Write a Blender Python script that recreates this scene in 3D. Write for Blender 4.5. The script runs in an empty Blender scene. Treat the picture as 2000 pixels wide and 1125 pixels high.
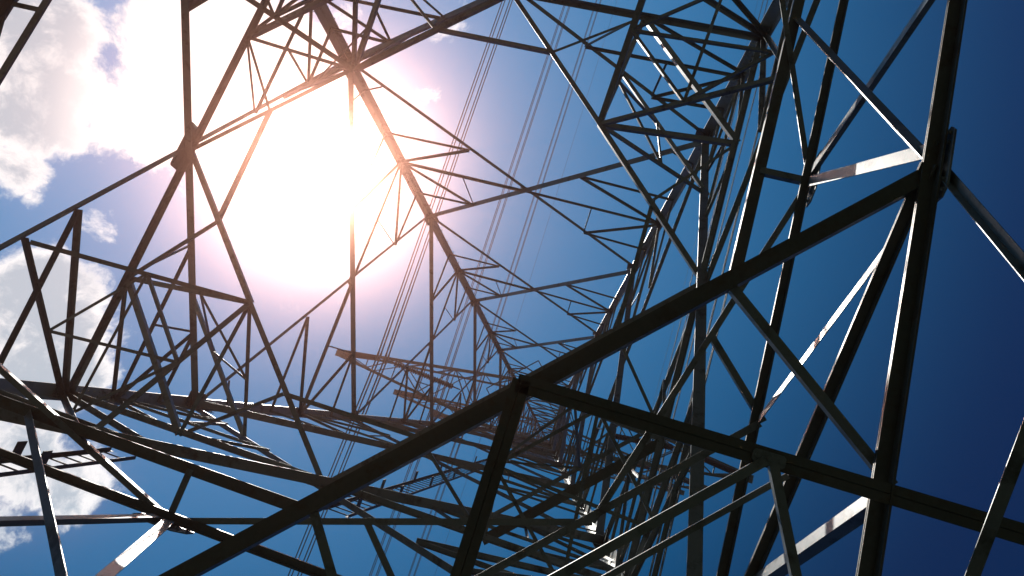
import bpy, bmesh, math, random
from mathutils import Vector, Matrix
random.seed(7)
SC = bpy.context.scene
COL = SC.collection
R = math.radians

# ------------------------------------------------------------------ camera
CAM = Vector((4.4269, 4.4629, -15.2738))
ROT = Matrix(((0.94799461, 0.25806199, -0.18630679),
              (-0.30198819, 0.91416969, -0.27036441),
              (0.10054525, 0.31256646, 0.94455961)))      # columns: right, down, forward
cam = bpy.data.cameras.new('camera')
cam.sensor_width = 36
cam.lens = 1319.06 * 36 / 2000
cam.shift_y = 0.0
cam.clip_start = 0.05
cam.clip_end = 3000
camo = bpy.data.objects.new('camera', cam)
COL.objects.link(camo)
camo.matrix_world = Matrix.Translation(CAM) @ (ROT @ Matrix(((1, 0, 0), (0, -1, 0), (0, 0, -1)))).to_4x4()
SC.camera = camo

# ------------------------------------------------------------------ light
SUN = Vector((-0.47225, -0.32823, 0.81807)).normalized()
EL = math.asin(SUN.z)
sl = bpy.data.lights.new('sun', 'SUN')
sl.energy = 5.0
sl.angle = R(0.5)
sl.color = (1.0, 0.95, 0.88)
so = bpy.data.objects.new('sun', sl)
COL.objects.link(so)
so.rotation_euler = SUN.to_track_quat('Z', 'Y').to_euler()

SC.view_settings.view_transform = 'Standard'
SC.view_settings.look = 'None'
SC.view_settings.gamma = 1
SC.view_settings.exposure = 0.6

# ------------------------------------------------------------------ node helpers
def NT(tree):
    tree.nodes.clear()
    def n(t, **k):
        d = tree.nodes.new(t)
        for a, b in k.items():
            if a.startswith('i_'):
                d.inputs[int(a[2:])].default_value = b
            else:
                setattr(d, a, b)
        return d
    def l(a, b):
        tree.links.new(a, b)
    def m(op, a, b=None, c=None, clamp=False):
        d = tree.nodes.new('ShaderNodeMath'); d.operation = op; d.use_clamp = clamp
        for i, v in enumerate((a, b, c)):
            if v is None: continue
            if isinstance(v, (int, float)): d.inputs[i].default_value = v
            else: tree.links.new(v, d.inputs[i])
        return d.outputs[0]
    def mix(f, a, b, mode='MIX'):
        d = tree.nodes.new('ShaderNodeMix'); d.data_type = 'RGBA'; d.blend_type = mode
        for s, v in ((d.inputs[0], f), (d.inputs[6], a), (d.inputs[7], b)):
            if isinstance(v, (int, float)): s.default_value = v
            elif isinstance(v, tuple): s.default_value = v
            else: tree.links.new(v, s)
        return d.outputs[2]
    return n, l, m, mix

# ------------------------------------------------------------------ sky
world = bpy.data.worlds.new('World')
SC.world = world
world.use_nodes = True
n, l, m, mix = NT(world.node_tree)
sky = n('ShaderNodeTexSky', sky_type='NISHITA')
sky.sun_disc = False
sky.sun_elevation = EL
sky.sun_rotation = math.atan2(SUN.x, SUN.y)
sky.altitude = 1200
sky.air_density = 1.0
sky.dust_density = 0.35
sky.ozone_density = 2.5
tc = n('ShaderNodeTexCoord')
dirn = n('ShaderNodeVectorMath', operation='NORMALIZE')
l(tc.outputs['Generated'], dirn.inputs[0])
D = dirn.outputs[0]
def dot(v):
    d = n('ShaderNodeVectorMath', operation='DOT_PRODUCT')
    l(D, d.inputs[0]); d.inputs[1].default_value = v
    return d.outputs['Value']
# deepen the blue (clear dry air): power curve on each channel
sep = n('ShaderNodeSeparateColor'); l(sky.outputs[0], sep.inputs[0])
SKYN = (1, 1, 1)
tint = mix(1.0, sky.outputs[0], (0.03, 1.08, 1.32, 1), 'MULTIPLY')
fall = n('ShaderNodeMapRange', interpolation_type='SMOOTHSTEP')     # deep blue away from the sun
fall.inputs['From Min'].default_value = 0.55; fall.inputs['From Max'].default_value = 0.97
fall.inputs['To Min'].default_value = 0.0; fall.inputs['To Max'].default_value = 1.0
l(dot(tuple(SUN)), fall.inputs['Value'])
far = mix(1.0, sky.outputs[0], (0.0, 0.17, 0.37, 1), 'MULTIPLY')
base = mix(fall.outputs[0], far, tint)
# clouds: fbm noise over the sky, held together in banks that stand where the photo's do
warp = n('ShaderNodeTexNoise'); warp.inputs['Scale'].default_value = 5; warp.inputs['Detail'].default_value = 6
l(D, warp.inputs['Vector'])
wv = n('ShaderNodeVectorMath', operation='SCALE'); l(warp.outputs['Color'], wv.inputs[0]); wv.inputs['Scale'].default_value = 0.12
wd = n('ShaderNodeVectorMath', operation='ADD'); l(D, wd.inputs[0]); l(wv.outputs[0], wd.inputs[1])
wv2 = n('ShaderNodeVectorMath', operation='SUBTRACT'); l(warp.outputs['Color'], wv2.inputs[0]); wv2.inputs[1].default_value = (.5, .5, .5)
ws = n('ShaderNodeVectorMath', operation='SCALE'); l(wv2.outputs[0], ws.inputs[0]); ws.inputs['Scale'].default_value = 0.10
wd2 = n('ShaderNodeVectorMath', operation='ADD'); l(D, wd2.inputs[0]); l(ws.outputs[0], wd2.inputs[1])
n1 = n('ShaderNodeTexNoise'); n1.inputs['Scale'].default_value = 5.0; n1.inputs['Detail'].default_value = 12; n1.inputs['Roughness'].default_value = 0.62
l(wd.outputs[0], n1.inputs['Vector'])
n2 = n('ShaderNodeTexNoise'); n2.inputs['Scale'].default_value = 11.0; n2.inputs['Detail'].default_value = 10; n2.inputs['Roughness'].default_value = 0.6
l(wd.outputs[0], n2.inputs['Vector'])
CLOUDS = (
((-0.7466, -0.3082, 0.5896), 0.061, 1),((-0.738, -0.2453, 0.6286), 0.068, 1),((-0.7395, -0.1794, 0.6488), 0.036, 0.9),((-0.7294, -0.1438, 0.6688), 0.018, 0.6),
((-0.6879, -0.372, 0.6232), 0.027, 0.6),((-0.6148, -0.4029, 0.6781), 0.106, 1),((-0.6782, -0.2675, 0.6844), 0.052, 0.8),((-0.6374, -0.3013, 0.7092), 0.073, 1),
((-0.5686, -0.3619, 0.7387), 0.134, 1),((-0.4571, -0.5019, 0.7343), 0.04, 0.4),((-0.3694, -0.4584, 0.8084), 0.026, 0.5),((-0.6818, -0.1443, 0.7171), 0.03, 0.6),
((-0.6955, -0.0229, 0.7182), 0.063, 1),((-0.6632, 0.0264, 0.748), 0.059, 0.9),((-0.5868, 0.1514, 0.7954), 0.04, 0.8),((-0.6411, 0.146, 0.7534), 0.052, 0.8),
((-0.6241, 0.2003, 0.7553), 0.033, 0.6),((-0.4782, -0.3254, 0.8158), 0.12, 0.9),((-0.3616, -0.5646, 0.7419), 0.035, 0.3))
bank = None
for v, rad, amp in CLOUDS:
    dv = n('ShaderNodeVectorMath', operation='DISTANCE')
    l(wd2.outputs[0], dv.inputs[0]); dv.inputs[1].default_value = v
    k = n('ShaderNodeMapRange', interpolation_type='SMOOTHSTEP')
    k.inputs['From Min'].default_value = rad * 1.85; k.inputs['From Max'].default_value = rad * 0.35
    k.inputs['To Min'].default_value = 0; k.inputs['To Max'].default_value = amp
    l(dv.outputs['Value'], k.inputs['Value'])
    bank = k.outputs[0] if bank is None else m('MAXIMUM', bank, k.outputs[0])
n3 = n('ShaderNodeTexNoise'); n3.inputs['Scale'].default_value = 26.0; n3.inputs['Detail'].default_value = 12; n3.inputs['Roughness'].default_value = 0.68
l(wd.outputs[0], n3.inputs['Vector'])
dens = m('ADD', m('ADD', m('MULTIPLY', bank, 0.66), m('MULTIPLY', m('SUBTRACT', n1.outputs[0], 0.5), 1.3)), m('MULTIPLY', m('SUBTRACT', n3.outputs[0], 0.5), 0.75))
alpha = n('ShaderNodeMapRange', interpolation_type='SMOOTHSTEP')
alpha.inputs['From Min'].default_value = 0.22; alpha.inputs['From Max'].default_value = 0.46
l(dens, alpha.inputs['Value'])
alph = m('MULTIPLY', alpha.outputs[0], m('MULTIPLY', bank, 5.0, clamp=True))
# thick cores are greyer than the lit rims
core = n('ShaderNodeMapRange', interpolation_type='SMOOTHSTEP')
core.inputs['From Min'].default_value = 0.36; core.inputs['From Max'].default_value = 0.62
l(m('ADD', dens, m('MULTIPLY', m('SUBTRACT', n2.outputs[0], 0.5), 0.7)), core.inputs['Value'])
away = n('ShaderNodeMapRange', interpolation_type='SMOOTHSTEP')
away.inputs['From Min'].default_value = 0.968; away.inputs['From Max'].default_value = 0.940
l(dot(tuple(SUN)), away.inputs['Value'])
ccol = mix(m('MULTIPLY', core.outputs[0], away.outputs[0]), (10.5, 10.8, 11.0, 1), (4.4, 5.8, 6.9, 1))
# circumsolar glow
cs = dot(tuple(SUN))
g1 = m('POWER', m('MAXIMUM', cs, 0.0), 90.0)
g2 = m('POWER', m('MAXIMUM', cs, 0.0), 12.0)
withcl = mix(alph, base, ccol)
glow = mix(1.0, (0, 0, 0, 1), (1, 1, 1, 1))
gv = n('ShaderNodeVectorMath', operation='SCALE'); gv.inputs[0].default_value = (1.0, 0.93, 0.86); l(m('MULTIPLY', g1, 3.0), gv.inputs['Scale'])
gw = n('ShaderNodeVectorMath', operation='SCALE'); gw.inputs[0].default_value = (0.55, 0.8, 1.0); l(m('MULTIPLY', g2, 0.15), gw.inputs['Scale'])
a1 = n('ShaderNodeVectorMath', operation='ADD'); l(withcl, a1.inputs[0]); l(gv.outputs[0], a1.inputs[1])
a2 = n('ShaderNodeVectorMath', operation='ADD'); l(a1.outputs[0], a2.inputs[0]); l(gw.outputs[0], a2.inputs[1])
bg = n('ShaderNodeBackground'); bg.inputs['Strength'].default_value = 0.073
l(a2.outputs[0], bg.inputs['Color'])
wo = n('ShaderNodeOutputWorld'); l(bg.outputs[0], wo.inputs['Surface'])

# ------------------------------------------------------------------ materials
def mat(name):
    mt = bpy.data.materials.new(name); mt.use_nodes = True
    return mt, NT(mt.node_tree)

def steel(name, c0, c1, stain, rough=0.5, metal=0.35, bump=0.15):
    mt, (n, l, m, mix) = mat(name)
    tc = n('ShaderNodeTexCoord')
    a = n('ShaderNodeTexNoise'); a.inputs['Scale'].default_value = 1.3; a.inputs['Detail'].default_value = 8; l(tc.outputs['Object'], a.inputs['Vector'])
    v = n('ShaderNodeTexVoronoi'); v.inputs['Scale'].default_value = 28; l(tc.outputs['Object'], v.inputs['Vector'])
    b = n('ShaderNodeTexNoise'); b.inputs['Scale'].default_value = 40; b.inputs['Detail'].default_value = 6; l(tc.outputs['Object'], b.inputs['Vector'])
    c = mix(a.outputs[0], c0, c1)
    c = mix(m('MULTIPLY', v.outputs['Distance'], 0.35), c, c1)
    st = n('ShaderNodeMapRange'); st.inputs['From Min'].default_value = 0.52; st.inputs['From Max'].default_value = 0.66
    st.inputs['To Max'].default_value = 0.85
    s2 = n('ShaderNodeTexNoise'); s2.inputs['Scale'].default_value = 3.2; s2.inputs['Detail'].default_value = 12; s2.inputs['Roughness'].default_value = 0.7
    l(tc.outputs['Object'], s2.inputs['Vector']); l(s2.outputs[0], st.inputs['Value'])
    c = mix(st.outputs[0], c, stain)
    p = n('ShaderNodeBsdfPrincipled'); l(c, p.inputs['Base Color'])
    p.inputs['Metallic'].default_value = metal
    l(m('ADD', m('MULTIPLY', b.outputs[0], 0.3), rough - 0.15), p.inputs['Roughness'])
    bp = n('ShaderNodeBump'); bp.inputs['Strength'].default_value = bump; bp.inputs['Distance'].default_value = 0.004
    l(b.outputs[0], bp.inputs['Height']); l(bp.outputs[0], p.inputs['Normal'])
    o = n('ShaderNodeOutputMaterial'); l(p.outputs[0], o.inputs['Surface'])
    return mt
STEEL = steel('galvanised_steel', (.23, .25, .25, 1), (.12, .135, .135, 1), (.05, .048, .042, 1), rough=0.42, metal=0.55)
DARK = steel('shaded_weathered_steel', (.12, .12, .10, 1), (.045, .048, .042, 1), (.06, .035, .018, 1), rough=0.45)  # rust-mottled steel with the shade on the dark members put into its base colour
LEGST = steel('sunlit_leg_steel', (.52, .53, .51, 1), (.36, .37, .34, 1), (.16, .13, .10, 1), rough=0.38, metal=0.45)  # paler than the bracing: sunlight on the legs is put into the colour
BOLT = steel('bolt_steel', (.30, .30, .29, 1), (.18, .18, .17, 1), (.12, .08, .05, 1))
WIRE = steel('aluminium_wire', (.16, .16, .16, 1), (.11, .11, .11, 1), (.08, .08, .08, 1), rough=0.6)
GLASS = steel('brown_porcelain', (.10, .05, .035, 1), (.06, .03, .02, 1), (.05, .03, .02, 1), rough=0.22, metal=0.0, bump=0.0)

def simple(name, c0, c1, scale, rough=0.9, bump=0.3):
    mt, (n, l, m, mix) = mat(name)
    tc = n('ShaderNodeTexCoord')
    a = n('ShaderNodeTexNoise'); a.inputs['Scale'].default_value = scale; a.inputs['Detail'].default_value = 12; l(tc.outputs['Object'], a.inputs['Vector'])
    p = n('ShaderNodeBsdfPrincipled'); l(mix(a.outputs[0], c0, c1), p.inputs['Base Color']); p.inputs['Roughness'].default_value = rough
    bp = n('ShaderNodeBump'); bp.inputs['Strength'].default_value = bump; l(a.outputs[0], bp.inputs['Height']); l(bp.outputs[0], p.inputs['Normal'])
    o = n('ShaderNodeOutputMaterial'); l(p.outputs[0], o.inputs['Surface'])
    return mt
GRASS = simple('grass', (.008, .016, .007, 1), (.02, .026, .014, 1), 0.6)
CONC = simple('concrete', (.30, .29, .27, 1), (.2, .2, .19, 1), 4)

# ------------------------------------------------------------------ mesh helpers
def obj(name, bm, mt, parent=None):
    me = bpy.data.meshes.new(name)
    bmesh.ops.recalc_face_normals(bm, faces=bm.faces)
    bm.to_mesh(me); bm.free()
    me.materials.append(mt)
    o = bpy.data.objects.new(name, me); COL.objects.link(o)
    if parent: o.parent = parent
    return o

def tag(o, label, cat, group=None, kind=None):
    if label: o['label'] = label
    if cat: o['category'] = cat
    if group: o['group'] = group
    if kind: o['kind'] = kind
    return o

def extrude(bm, prof, p, q, a, b, cap=True):
    vs = []
    for o in (p, q):
        vs.append([bm.verts.new(o + a * x + b * y) for x, y in prof])
    k = len(prof)
    for i in range(k):
        bm.faces.new((vs[0][i], vs[0][(i + 1) % k], vs[1][(i + 1) % k], vs[1][i]))
    if cap:
        bm.faces.new(vs[0]); bm.faces.new(list(reversed(vs[1])))

def Lprof(s, t):
    return [(0, 0), (s, 0), (s, t), (t, t), (t, s), (0, s)]

def frame(p, q, nrm):
    d = (q - p).normalized()
    a = d.cross(nrm).normalized()
    b = a.cross(d).normalized()
    if b.dot(nrm) < 0: b = -b
    return d, a, b

def angle(bm, p, q, nrm, s, off=0.0, flip=False, dbl=False, ext=0.0, unequal=False):
    """angle-section bar: one flange square to nrm, the other standing along nrm"""
    d, a, b = frame(p, q, nrm)
    if flip: a = -a
    s2 = s
    if unequal: s2 = s * .45
    t = max(0.006, s * 0.09)
    p = p + b * off - d * ext; q = q + b * off + d * ext
    if dbl:
        g = s * 0.03
        extrude(bm, [(-g * 2, t * 1.6), (g * 2, t * 1.6), (g * 2, t * 2.4), (-g * 2, t * 2.4)], p, q, a, b)
        extrude(bm, [(x + g, y) for x, y in Lprof(s * .62, t)], p, q, a, b)
        extrude(bm, [(-x - g, y) for x, y in Lprof(s * .62, t)], p, q, a, b)
    else:
        extrude(bm, [(x - s * .5, y) for x, y in [(0, 0), (s, 0), (s, t), (t, t), (t, s2), (0, s2)]], p, q, a, b)

def boxdir(bm, c, ax, ay, az, sx, sy, sz):
    vs = [bm.verts.new(c + ax * (sx * i / 2) + ay * (sy * j / 2) + az * (sz * k / 2)) for i in (-1, 1) for j in (-1, 1) for k in (-1, 1)]
    for f in ((0, 1, 3, 2), (4, 6, 7, 5), (0, 4, 5, 1), (2, 3, 7, 6), (0, 2, 6, 4), (1, 5, 7, 3)):
        bm.faces.new([vs[i] for i in f])

def bolt(bm, c, ax, nrm, r=0.02, h=0.03):
    ay = nrm.cross(ax).normalized()
    ax = ay.cross(nrm).normalized()
    prof = [(r * math.cos(i * math.pi / 3), r * math.sin(i * math.pi / 3)) for i in range(6)]
    extrude(bm, prof, c - nrm * h * .5, c + nrm * h, ax, ay)

def tube(bm, pts, r, k=6):
    rings = []
    for i, p in enumerate(pts):
        d = (pts[min(i + 1, len(pts) - 1)] - pts[max(i - 1, 0)]).normalized()
        u = d.orthogonal().normalized()
        u = (Vector((0, 0, 1)) - d * d.z).normalized() if abs(d.z) < .9 else u
        w_ = d.cross(u)
        rr = r[i] if isinstance(r, (list, tuple)) else r
        rings.append([bm.verts.new(p + (u * math.cos(2 * math.pi * j / k) + w_ * math.sin(2 * math.pi * j / k)) * rr) for j in range(k)])
    for A, B in zip(rings, rings[1:]):
        for j in range(k):
            bm.faces.new((A[j], A[(j + 1) % k], B[(j + 1) % k], B[j]))
    bm.faces.new(rings[0]); bm.faces.new(list(reversed(rings[-1])))

# ------------------------------------------------------------------ the ground
GZ = -17.0
bm = bmesh.new()
N = 60
ext = 1500
grid = [[bm.verts.new((x, y, GZ + (0.25 * math.sin(x * .05) * math.cos(y * .043) if abs(x) + abs(y) > 40 else 0)))
         for x in [ext * math.copysign(abs(i / N * 2 - 1) ** 2.2, i / N * 2 - 1) for i in range(N + 1)]]
        for y in [ext * math.copysign(abs(i / N * 2 - 1) ** 2.2, i / N * 2 - 1) for i in range(N + 1)]]
for i in range(N):
    for j in range(N):
        bm.faces.new((grid[i][j], grid[i][j + 1], grid[i + 1][j + 1], grid[i + 1][j]))
tag(obj('ground', bm, GRASS), None, None, kind='structure')

# ------------------------------------------------------------------ tower geometry
K = 0.13464
ZW = 25.1                                   # where the legs turn steeper
def W(z):
    return 5 - K * z if z <= ZW else 5 - K * ZW - (z - ZW) * 0.021
FACES = {'AB': lambda U, z: Vector((U, -W(z), z)), 'BC': lambda U, z: Vector((W(z), U, z)),
         'CD': lambda U, z: Vector((-U, W(z), z)), 'AD': lambda U, z: Vector((-W(z), -U, z))}
INW = {'AB': Vector((0, 1, 0)), 'BC': Vector((-1, 0, 0)), 'CD': Vector((0, -1, 0)), 'AD': Vector((1, 0, 0))}
def rotz(v, k):                             # quarter turns about the tower axis
    for _ in range(k): v = Vector((-v.y, v.x, v.z))
    return v
TOWER = bpy.data.objects.new('lattice_tower', None); COL.objects.link(TOWER)
TOWER.location = (0, 0, GZ)
tag(TOWER, 'tall grey steel lattice transmission tower seen from inside its base looking up', 'tower')
TI = Matrix.Translation((0, 0, -GZ))

PARTS = {}
def member(name, p, q, s, nrm, off=0.0, flip=False, dbl=False, ext=0.0, m_=None):
    PARTS.setdefault(name, []).append((p, q, s, nrm, off, flip, dbl, ext, m_ or STEEL))

EXTRA_BOLTS = []
def gusset(c, ax, nrm, sx, sy, rows, cut=0.25, t=0.014, off=0.0):
    """a bolted plate with clipped corners, lying square to nrm with its length along ax"""
    ay = nrm.cross(ax).normalized(); ax = ay.cross(nrm).normalized()
    bm = bmesh.new()
    x, y, k = sx / 2, sy / 2, min(sx, sy) * cut
    prof = [(-x + k, -y), (x - k, -y), (x, -y + k), (x, y - k), (x - k, y), (-x + k, y), (-x, y - k), (-x, -y + k)]
    c = c + nrm * off
    extrude(bm, prof, c - nrm * t / 2, c + nrm * t / 2, ax, ay)
    for (bx, by) in rows:
        bolt(bm, c + ax * bx + ay * by, ax, nrm, 0.017, 0.028)
    me = obj('gusset_plate', bm, STEEL, TOWER); me.data.transform(TI)

def lerp(a, b, t): return a + (b - a) * t

# ---- panels of crossed bracing
LEVELS = [-7.65, 0.0, 7.6, 14.6, 20.5, 25.1]
def face_panel(fc, z0, z1, big):
    P = FACES[fc]; inn = INW[fc]
    w0, w1 = W(z0), W(z1)
    zE = z0 + (z1 - z0) * w0 / (w0 + w1)
    sc = (37.1 - z0) / 37.1
    hi = z0 >= 7
    sD = 0.17 * (0.75 + 0.25 * sc); sR = 0.057 * (0.7 + 0.3 * sc)
    diag = lambda s, z: Vector
    for s in (-1, 1):
        member('diagonal_brace', P(s * w0, z0), P(-s * w1, z1), sD if s > 0 else sD * .56, inn, 0.03 if s > 0 else -0.03, flip=s > 0, dbl=False)
    E = P(0, zE)
    for s in (-1, 1):
        def rb(a, b, k=1.0, o=0.045):
            member('redundant_brace', P(s * a[0], a[1]), P(s * b[0], b[1]), sR * k, inn, o + random.uniform(-.004, .004), flip=(s > 0))
        lo = lambda U: z0 + (zE - z0) * (w0 - U) / w0       # z on the lower half of the diagonal at U
        up = lambda U: zE + (z1 - zE) * U / w1
        if big:
            M = (W(zE), zE)
            rb((0, zE), M, 1.9, 0.06)
            T1, T3 = (1.72, up(1.72)), (3.4, up(3.4))
            Fp = (2.95, zE + .03)
            leg = lambda z: (W(z) - .06, z)
            rb(T1, leg(-2.3)); rb(T3, leg(-1.2)); rb(T3, leg(-2.35)); rb(T3, (3.6, -2.3), .8)
            rb(Fp, leg(-2.4)); rb(Fp, T1)
            R1, R2 = (2.25, lo(2.25)), (3.11, lo(3.11))
            rb(R2, leg(zE - .08), 1.35); rb(R1, leg(zE - .04), 1.5)
            mid = (4.4, lerp(R2[1], zE, .47))
            rb(R1, leg(-4.95), 1.2)
        else:
            Ul, Uh = w0 * .35, w1 * .5
            Pl, Ph = (Ul, lo(Ul)), (Uh, up(Uh))
            lg = lambda z: (W(z) - .05, z)
            M = lg(zE + .05)
            rb((0, zE), M, 1.45 if s < 0 else 1.1)
            rb(Pl, lg(Pl[1] + .1)); rb(Pl, M, 1.25); rb(Ph, M, 1.2); rb(Ph, lg(Ph[1] + .1))
            rb((Uh * 1.1, zE + .04), Ph, .75)
            if not hi:
                rb((w0 * .83, lo(w0 * .83)), lg(z0 + (zE - z0) * .25), .6)
    # plates
    if big:
        rows = [(x, y) for x in [-.44 + i * .068 for i in range(5)] + [.18 + i * .068 for i in range(5)] for y in (-.17, .17)]
        rows += [(x * 1.0, y) for x in (-.1, 0, .1) for y in (-.05, .06)]
        gusset(E, (P(1, zE) - E).normalized(), inn, 1.05, .46, rows, cut=.08, off=.012)
    else:
        gusset(E, (P(1, zE) - E).normalized(), inn, .30 * sc + .06, .24 * sc + .06, [(-.06, 0), (.06, 0), (0, .06), (0, -.06)], off=.014)
    up_ = (P(0, zE + 1) - E).normalized()
    for s in (-1, 1):
        c = P(s * (w1 - .2), z1 - .02)
        gusset(c, up_, inn, .62 * sc, .28 * sc, [(x * sc, y * sc) for x in (-.24, -.14, -.05, .05, .14, .24) for y in (-.09, .09)], cut=.1, off=.012)
        gusset(P(s * (W(zE) - .12), zE), up_, inn, .40 * sc, .22 * sc, [(x * sc, y * sc) for x in (-.14, 0, .14) for y in (-.06, .06)], cut=.1, off=.012)

for fc in FACES:
    for i in range(5):
        face_panel(fc, LEVELS[i], LEVELS[i + 1], i == 0)

# ---- belts and the bottom panel
UP = Vector((0, 0, 1))
for fc in FACES:
    P = FACES[fc]; inn = INW[fc]
    w0 = W(-7.65); w1 = W(-10.3)
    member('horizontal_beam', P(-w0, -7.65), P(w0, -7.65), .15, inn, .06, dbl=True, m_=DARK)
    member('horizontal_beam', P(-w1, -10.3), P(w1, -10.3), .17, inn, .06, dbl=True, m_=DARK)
    member('horizontal_beam', P(-W(ZW), ZW), P(W(ZW), ZW), .13, inn, .06)
    for s in (-1, 1):
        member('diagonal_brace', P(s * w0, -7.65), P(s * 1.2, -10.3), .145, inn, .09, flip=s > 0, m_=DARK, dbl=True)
        member('diagonal_brace', P(s * 1.2, -10.3), P(s * 7.0, -15.2), .07, inn, .0, flip=s > 0)
        member('hip_brace', P(s * .08, -7.75), P(s * 1.05, -10.3), .125, -inn, -.10, flip=s > 0, ext=-1)
        member('redundant_brace', P(s * 1.62, -10.02), P(s * 3.0, -7.75), .095, -inn, -.10, flip=s < 0, ext=-1)
        member('redundant_brace', P(s * 4.6, -8.45), P(s * 3.75, -10.3), .10, -inn, -.12, flip=s < 0)
        member('redundant_brace', P(s * 2.77, -11.65), P(s * 6.3, -10.35), .07, inn, .0, flip=s < 0)
        gusset(P(s * 1.2, -10.3), UP.cross(inn), inn, .62, .34, [(x, y) for x in (-.25, -.16, .16, .25) for y in (-.11, .11)], cut=.2, off=.03)
    gusset(P(0, -7.7), UP.cross(inn), inn, .7, .4, [(x, y) for x in (-.25, -.12, .12, .25) for y in (-.1, .1)], cut=.3, off=.03)

# ---- plan bracing and hip bracing, corner by corner (corner C is +x +y)
w34 = W(-3.45); w76 = W(-7.65); w10 = W(-10.3)
CLOWN = {0: 'C', 1: 'D', 2: 'A', 3: 'B'}
for k in range(4):
    def V(x, y, z): return rotz(Vector((x, y, z)), k)
    def hb(a, b, s=.11, nrm=UP, off=0, flip=False, dbl=False, name='hip_brace', m_=None):
        member(name, V(*a), V(*b), s * (.84 if name == 'hip_brace' and not dbl else 1), nrm, off, flip, dbl, 0, m_)
    z = -3.4
    Q = (2.72, 2.72, z)
    E1, E2 = (w34 - .05, 0, z), (0, w34 - .05, z)
    F1, F2 = (w34 - .05, 2.95, z), (2.95, w34 - .05, z)
    hb(E1, Q, .12, flip=True); hb(Q, E2, .12)
    hb(F1, F2, .20 if k == 0 else .13, off=-.02, m_=DARK if k == 0 else None); hb(Q, F1, .10, off=.02); hb(Q, F2, .12, off=.02)
    S1, S2 = (4.15, 1.36, z), (1.36, 4.15, z)
    hb(F1, S1, .07, off=.01); hb(F2, S2, .07, off=.01)
    hb(S2, (-1.36, 4.15, z), .10, off=.03)
    R2a, R2b = (W(-5.45), 3.11, -5.45), (3.11, W(-5.45), -5.45)
    hb(Q, R2a, .14, off=.01); hb(Q, R2b, .10, off=.01)
    def mid(a, b, t=.5): return tuple(a[i] + (b[i] - a[i]) * t for i in range(3))
    N1, N2 = mid(Q, R2a, .5), mid(Q, R2b, .5)
    hb(N1, N2, .07)
    ma, mb = (W(-4.35), 4.4, -4.35), (4.4, W(-4.35), -4.35)
    hb(N1, ma, .07); hb(N2, mb, .07); hb(N2, ma, .07, off=.01); hb(N1, mb, .07, off=.02)
    zt = -1.65
    T1, T2 = (W(zt), 2.62, zt), (2.62, W(zt), zt)
    hb(T1, T2, .10); hb(Q, T1, .10); hb(Q, T2, .08)
    TT = mid(T1, T2, .42); QT = mid(Q, T2, .55); QF = mid(Q, F1, .4)
    if k in (1, 2): TT, QT, QF = mid(T2, T1, .42), mid(Q, T1, .55), mid(Q, F2, .4)
    hb(QF, TT, .06); hb(QF, QT, .06); hb(TT, QT, .05)
    # level 0
    z = -7.65
    C0 = (4.54, 4.54, z)
    hb((w76 - .05, 3.02, z), (3.02, w76 - .05, z), .095, off=-.03)
    hb((w76 - .05, 0, z), C0, .085, off=.02); hb((0, w76 - .05, z), C0, .085, off=.02)
    iy = 5.39
    hb((-4.6, iy, z + .03), (1.55, iy, z + .03), .135, name='horizontal_beam', m_=DARK) if k in (0,) else None
    hb((iy, -4.6, z + .03), (iy, 1.55, z + .03), .135, name='horizontal_beam', m_=DARK) if k in (0,) else None
    if k == 1: hb((-1.6, iy - .05, z), (4.6, iy - .05, z), .12, name='horizontal_beam')
    hb((0, iy, z), (0, w76, z), .10, off=.01)
    if k == 0:
        hb((5.3, 2.2, z), (w76, 2.98, z), .09, off=.04)
        hb((2.2, 5.3, z), (2.98, w76, z), .09, off=.04)
    # z = -10.3
    z = -10.3
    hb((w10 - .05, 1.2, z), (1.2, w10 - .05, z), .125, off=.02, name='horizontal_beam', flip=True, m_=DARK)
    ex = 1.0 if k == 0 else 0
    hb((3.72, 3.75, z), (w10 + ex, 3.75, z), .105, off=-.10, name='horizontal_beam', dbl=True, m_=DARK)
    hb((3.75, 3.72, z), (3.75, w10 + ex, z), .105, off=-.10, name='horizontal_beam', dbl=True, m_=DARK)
    if k == 0:
        hb((5.41, -2.34, -7.6), (6.32, 1.14, -10.25), .12, flip=True, name='hip_brace')
        hb((-2.34, 5.41, -7.6), (1.14, 6.32, -10.25), .13, name='hip_brace')
        gusset(Vector((5.52, 3.76, -10.43)), Vector((1, 0, 0)), UP, .22, .09, [(x, 0) for x in (-.08, 0, .08)], cut=.2)
        gusset(Vector((3.76, 5.52, -10.43)), Vector((0, 1, 0)), UP, .22, .09, [(x, 0) for x in (-.08, 0, .08)], cut=.2)
        hb((5.5, 3.78, z), (3.78, 5.5, z), .075, off=-.16)
        hb((5.72, 3.8, z), (3.8, 5.72, z), .05, off=.10)
        hb((5.55, 3.8, z), (6.3, 5.6, z), .075, off=-.18)
        hb((3.8, 5.55, z), (5.6, 6.3, z), .075, off=-.18)
        hb((5.0, 2.5, z), (w10, 3.66, z), .085, off=.06)
        hb((2.5, 5.0, z), (3.66, w10, z), .085, off=.06)
    # plan bracing at every level above
    for zz in LEVELS[1:]:
        ww = W(zz)
        if zz > 20: hb((ww, 0, zz), (0, ww, zz), .06)

# ---- body above the waist
zs = [25.1, 28.4, 31.6, 34.8, 37.8, 41.0, 44.4, 47.8, 51.0, 54.0, 57.2]
for fc in FACES:
    P = FACES[fc]; inn = INW[fc]
    for a, b in zip(zs, zs[1:]):
        for s in (-1, 1):
            member('diagonal_brace', P(s * W(a), a), P(-s * W(b), b), .09, inn, .03 if s > 0 else -.02, flip=s > 0)
        member('horizontal_beam', P(-W(b), b), P(W(b), b), .09, inn, .05)
        zc = (a + b) / 2
        member('redundant_brace', P(-W(zc), zc), P(W(zc), zc), .05, inn, .05)

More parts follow.
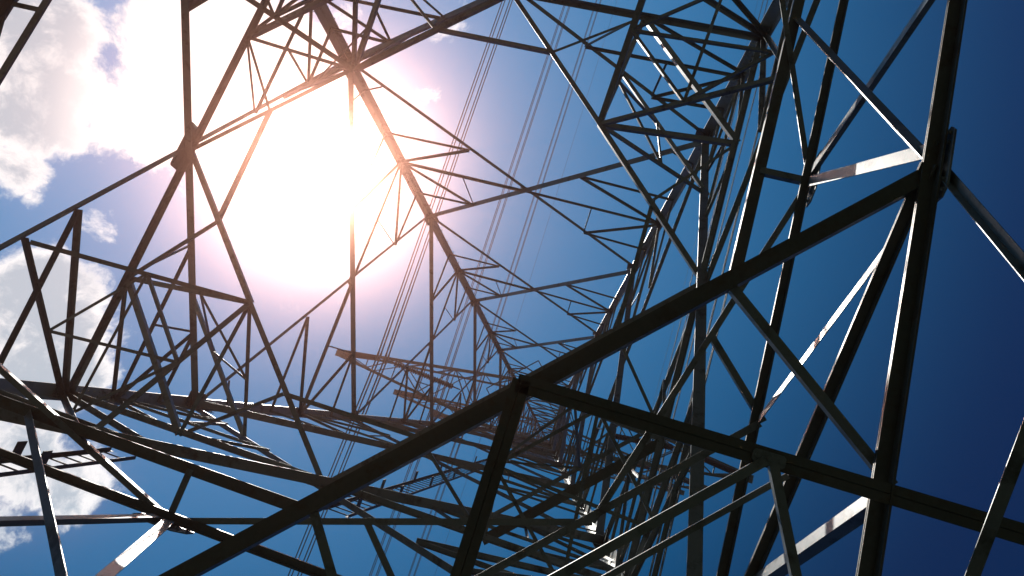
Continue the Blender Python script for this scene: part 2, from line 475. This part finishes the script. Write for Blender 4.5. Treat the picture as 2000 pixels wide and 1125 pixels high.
# ---- emit the members: the hundred that show largest as parts, any rest as one part
def emit():
    for name, L in PARTS.items():
        def size(t):
            c = (t[0] + t[1]) / 2
            f = ROT.transposed() @ (c - CAM)
            pen = 1 if (f.z > .3 and abs(f.x / f.z) < .95 and abs(f.y / f.z) < .6) else .15
            return pen * (t[0] - t[1]).length * t[2] / max((c - CAM).length, 1) ** 2
        L.sort(key=size, reverse=True)
        rest = None
        for i, (p, q, s, nrm, off, flip, dbl, ext_, mt) in enumerate(L):
            b = bmesh.new() if (i < 99 or rest is None) else rest
            if i >= 99: rest = b
            angle(b, p, q, nrm, s, off, flip, dbl, 0, unequal=ext_ < 0)
            if s > .12:
                d, a, bb = frame(p, q, nrm)
                for e, sg in ((p, 1), (q, -1)):
                    for j in range(3):
                        bolt(b, e + d * sg * (.10 + .08 * j) + bb * (off + .01) + a * (s * .25 * (1 if flip else -1)), a, bb, .014, .024)
            if i < 99:
                o = obj(name, b, mt, TOWER); o.data.transform(TI)
        if rest is not None:
            o = obj(name, rest, STEEL, TOWER); o.data.transform(TI); o['kind'] = 'stuff'
emit()

# ---- legs: one steel angle each, with bolted splice plates
for k, (sx, sy) in enumerate(((1, 1), (-1, 1), (-1, -1), (1, -1))):
    b = bmesh.new()
    zl = [GZ - .1, -7.65, 0, 7.6, 14.6, 20.5, 25.1, 41, 57.2]
    szs = [.26, .26, .235, .21, .19, .17, .14, .12]
    ax, ay = Vector((-sx, 0, 0)), Vector((0, -sy, 0))
    for (za, zb), s in zip(zip(zl, zl[1:]), szs):
        p = Vector((sx * W(za), sy * W(za), za)); q = Vector((sx * W(zb), sy * W(zb), zb))
        o_ = Vector((sx, sy, 0)) * .012
        extrude(b, Lprof(s, .026), p + o_, q + o_, ax, ay)
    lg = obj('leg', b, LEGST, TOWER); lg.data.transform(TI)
    for zc in (-2.6, 5.4, 12.5, 18.6):
        s = .225 if zc < 6 else .18
        b = bmesh.new(); bb = b
        p = Vector((sx * W(zc - .6), sy * W(zc - .6), zc - .6)); q = Vector((sx * W(zc + .6), sy * W(zc + .6), zc + .6))
        i_ = (ax + ay) * .016
        extrude(b, Lprof(s * .93, .016), p + i_, q + i_, ax, ay)
        o_ = -(ax + ay) * .030
        extrude(b, Lprof(s * 1.08, .016), p + o_, q + o_, ax, ay)
        dd = (q - p).normalized()
        for j in range(9):
            for u in (.35, .75):
                c = p + dd * (.08 + j * .13)
                bolt(bb, c + ax * s * u + ay * .034, dd, ay, .02, .035)
                bolt(bb, c + ay * s * u + ax * .034, dd, ax, .02, .035)
                bolt(bb, c + ax * s * u - ay * .03, dd, -ay, .02, .035)
                bolt(bb, c + ay * s * u - ax * .03, dd, -ax, .02, .035)
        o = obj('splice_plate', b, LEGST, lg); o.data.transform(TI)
    # step bolts up two of the legs
    if k in (0, 2):
        b = bmesh.new()
        for j in range(90):
            zc = -16 + j * .42
            c = Vector((sx * W(zc), sy * W(zc), zc)) + (ax if j % 2 else ay) * .12
            nn = -(ay if j % 2 else ax)
            tube(b, [c, c + nn * .17], .010, 6)
        o = obj('step_bolts', b, BOLT, lg); o.data.transform(TI)

# ---- cross arms
ARMS = [(24.84, 12.57, 28.4), (40.9, 13.3, 44.4), (53.0, 12.7, 56.8)]
for sx in (-1, 1):
    for zA, xt, zt in ARMS:
        b = bmesh.new()
        wa, wt = W(zA + .3), W(zt)
        tip = Vector((sx * xt, 0, zA))
        nseg = 6
        bot = {}; top = {}
        for sy in (-1, 1):
            pb = Vector((sx * wa, sy * wa, zA + .3)); tb = tip + Vector((0, sy * .16, 0))
            pt = Vector((sx * wt, sy * wt, zt)); tt = tip + Vector((-sx * .3, sy * .14, .35))
            angle(b, pb, tb, UP, .17, flip=sy * sx > 0); angle(b, pt, tt, UP, .12, flip=sy * sx > 0)
            bot[sy] = [lerp(pb, tb, i / nseg) for i in range(nseg + 1)]
            top[sy] = [lerp(pt, tt, i / nseg) for i in range(nseg + 1)]
            for i in range(nseg):
                angle(b, bot[sy][i], top[sy][i + 1], Vector((0, -sy, .01)), .07)
                if i: angle(b, bot[sy][i], top[sy][i], Vector((0, -sy, .01)), .065)
        for i in range(nseg):
            a_, c_ = (1, -1) if i % 2 else (-1, 1)
            angle(b, bot[a_][i], bot[c_][i + 1], UP, .07, off=.01)
            angle(b, bot[-1][i], bot[1][i], UP, .07, off=.02)
            angle(b, top[a_][i], top[c_][i + 1], UP, .06, off=.01)
        boxdir(b, tip + Vector((-sx * .25, 0, .08)), Vector((1, 0, 0)), Vector((0, 1, 0)), UP, 1.15, .46, .02)
        boxdir(b, tip + Vector((-sx * .25, 0, -.1)), Vector((1, 0, 0)), Vector((0, 1, 0)), UP, .9, .03, .34)
        o = obj('cross_arm', b, STEEL, TOWER); o.data.transform(TI)
# earth wire peaks
for sx in (-1, 1):
    b = bmesh.new()
    tip = Vector((sx * 8.6, 0, 61.0))
    for sy in (-1, 1):
        angle(b, Vector((sx * W(57.2), sy * W(57.2), 57.2)), tip, UP, .12)
        angle(b, Vector((sx * W(54), sy * W(54), 54)), Vector((sx * 4.3, sy * .5, 59.2)), UP, .08)
    angle(b, Vector((-sx * W(57.2), 0, 57.2)), Vector((0, 0, 60.5)), UP, .1)
    angle(b, Vector((0, 0, 60.5)), tip, UP, .1)
    o = obj('earth_wire_arm', b, STEEL, TOWER); o.data.transform(TI)

# ---- ladders on the outside of face CD
def ladder(U0, z0, U1, z1, wd, step=.3, off=.28):
    P = FACES['CD']; inn = INW['CD']
    a, c = P(-U0, z0) - inn * off, P(-U1, z1) - inn * off
    d = (c - a).normalized(); ax = Vector((1, 0, 0))
    b = bmesh.new()
    for s in (-1, 1):
        angle(b, a + ax * s * wd / 2, c + ax * s * wd / 2, inn, .06, flip=s > 0)
    L = (c - a).length
    for i in range(int(L / step)):
        e = a + d * (i + .5) * step
        tube(b, [e - ax * wd / 2, e + ax * wd / 2], .012, 6)
    for i in range(int(L / 2.4) + 1):
        e = a + d * (i * 2.4 + .4)
        for s in (-1, 1):
            boxdir(b, e + ax * s * wd / 2 + inn * .14, ax, d, inn, .02, .16, .28)
    o = obj('ladder', b, DARK, TOWER); o.data.transform(TI)
ladder(.45, -3.6, .75, 22, .42)
ladder(-2.62, -9.4, -2.98, -4.6, .42)

# ------------------------------------------------------------------ insulators and wires
def strings(sx, zA, xt, xc, zc, label):
    root = bpy.data.objects.new('insulator_assembly', None); COL.objects.link(root)
    root.location = (sx * xc, 0, zc)
    TL = Matrix.Translation((-sx * xc, 0, -zc))
    tag(root, label, 'insulator', 'v shaped insulator strings under the cross arms')
    yoke = Vector((sx * xc, 0, zc + .35))
    for e in (Vector((sx * (xt - .25), 0, zA - .15)), Vector((sx * (2 * xc - xt + .25), 0, zA - .1))):
        b = bmesh.new()
        end = yoke + Vector((math.copysign(.3, e.x - yoke.x), 0, .05))
        d = (e - end).normalized(); L = (e - end).length
        pts, rr = [end], [.03]
        nd = 26
        s0, s1 = .35, L - .55
        for i in range(nd):
            t = s0 + (s1 - s0) * i / (nd - 1); h = (s1 - s0) / nd
            for dt, r in ((-.42, .05), (-.28, .15), (-.12, .17), (.02, .14), (.1, .06), (.42, .045)):
                pts.append(end + d * (t + dt * h)); rr.append(r)
        pts.append(e); rr.append(.03)
        tube(b, pts, rr, 12)
        o = obj('insulator_string', b, GLASS, root); o.data.transform(TL)
        for u_, v_ in ((end + d * .02, end + d * .32), (e - d * .5, e + d * .05)):
            b = bmesh.new(); tube(b, [u_, v_], .035, 8)
            f_ = obj('end_fitting', b, STEEL, o); f_.data.transform(TL)
    b = bmesh.new()
    boxdir(b, yoke + Vector((0, 0, -.05)), Vector((1, 0, 0)), UP, Vector((0, 1, 0)), .62, .34, .03)
    for dx in (-.23, .23):
        boxdir(b, Vector((sx * xc + dx, 0, zc + .1)), Vector((1, 0, 0)), UP, Vector((0, 1, 0)), .07, .3, .04)
        boxdir(b, Vector((sx * xc + dx, 0, zc - .2)), Vector((1, 0, 0)), UP, Vector((0, 1, 0)), .05, .5, .035)
        for dz in (0, -.46):
            boxdir(b, Vector((sx * xc + dx, 0, zc + dz)), Vector((0, 1, 0)), UP, Vector((1, 0, 0)), .5, .10, .09)
    o = obj('yoke_plate', b, STEEL, root); o.data.transform(TL)

SL = 0.07
def wire(x, z, name, label, cat, group, r=.029):
    b = bmesh.new()
    ys = [-360, -300, -240, -180, -130, -90, -60, -40, -25, -14, -6, -1.2, 0, 1.2, 6, 14, 25, 40, 60, 90, 130, 180, 240, 300, 360]
    tube(b, [Vector((x, y, z - SL * (abs(y) - y * y / 760))) for y in ys], [r * (1.5 if abs(y) < 2 else 1) for y in ys], 6)
    return tag(obj(name, b, WIRE), label, cat, group)

XC = [(8.45, 21.05), (8.75, 37.3), (8.8, 50.6)]
for sx, sn in ((-1, 'left'), (1, 'right')):
    for (zA, xt, zt), (xc, zc), ln in zip(ARMS, XC, ('lowest', 'middle', 'topmost')):
        strings(sx, zA, xt, xc, zc, f'brown V shaped insulator strings under the {ln} arm, {sn} side of tower')
        for dx, dn in ((-.23, 'left'), (.23, 'right')):
            for dz, hn in ((0, 'upper'), (-.46, 'lower')):
                wire(sx * xc + dx, zc + dz, 'power_line', f'{hn} {dn} wire of the four wire bundle under the {ln} arm, {sn} side of tower', 'wire', 'bundled conductors strung past the tower')
    wire(sx * 8.6, 60.8, 'earth_wire', f'thin single wire on the {sn} tip at the very top of the tower', 'wire', 'thin earth wires over the conductors', .014)

# ------------------------------------------------------------------ added volume, tinted orange to imitate lens glare around the sun
b = bmesh.new()
boxdir(b, Vector((0, 0, 21.9)), Vector((1, 0, 0)), Vector((0, 1, 0)), UP, 3200, 3200, 80)
mt = bpy.data.materials.new('glare_haze'); mt.use_nodes = True
n, l, m, mix = NT(mt.node_tree)
pv = n('ShaderNodeVolumePrincipled')
pv.inputs['Color'].default_value = (1, .49, .36, 1)
pv.inputs['Density'].default_value = 0.0028
pv.inputs['Anisotropy'].default_value = 0.973
o_ = n('ShaderNodeOutputMaterial'); l(pv.outputs[0], o_.inputs['Volume'])
hz = obj('glare_haze', b, mt)
tag(hz, None, None, kind='stuff')
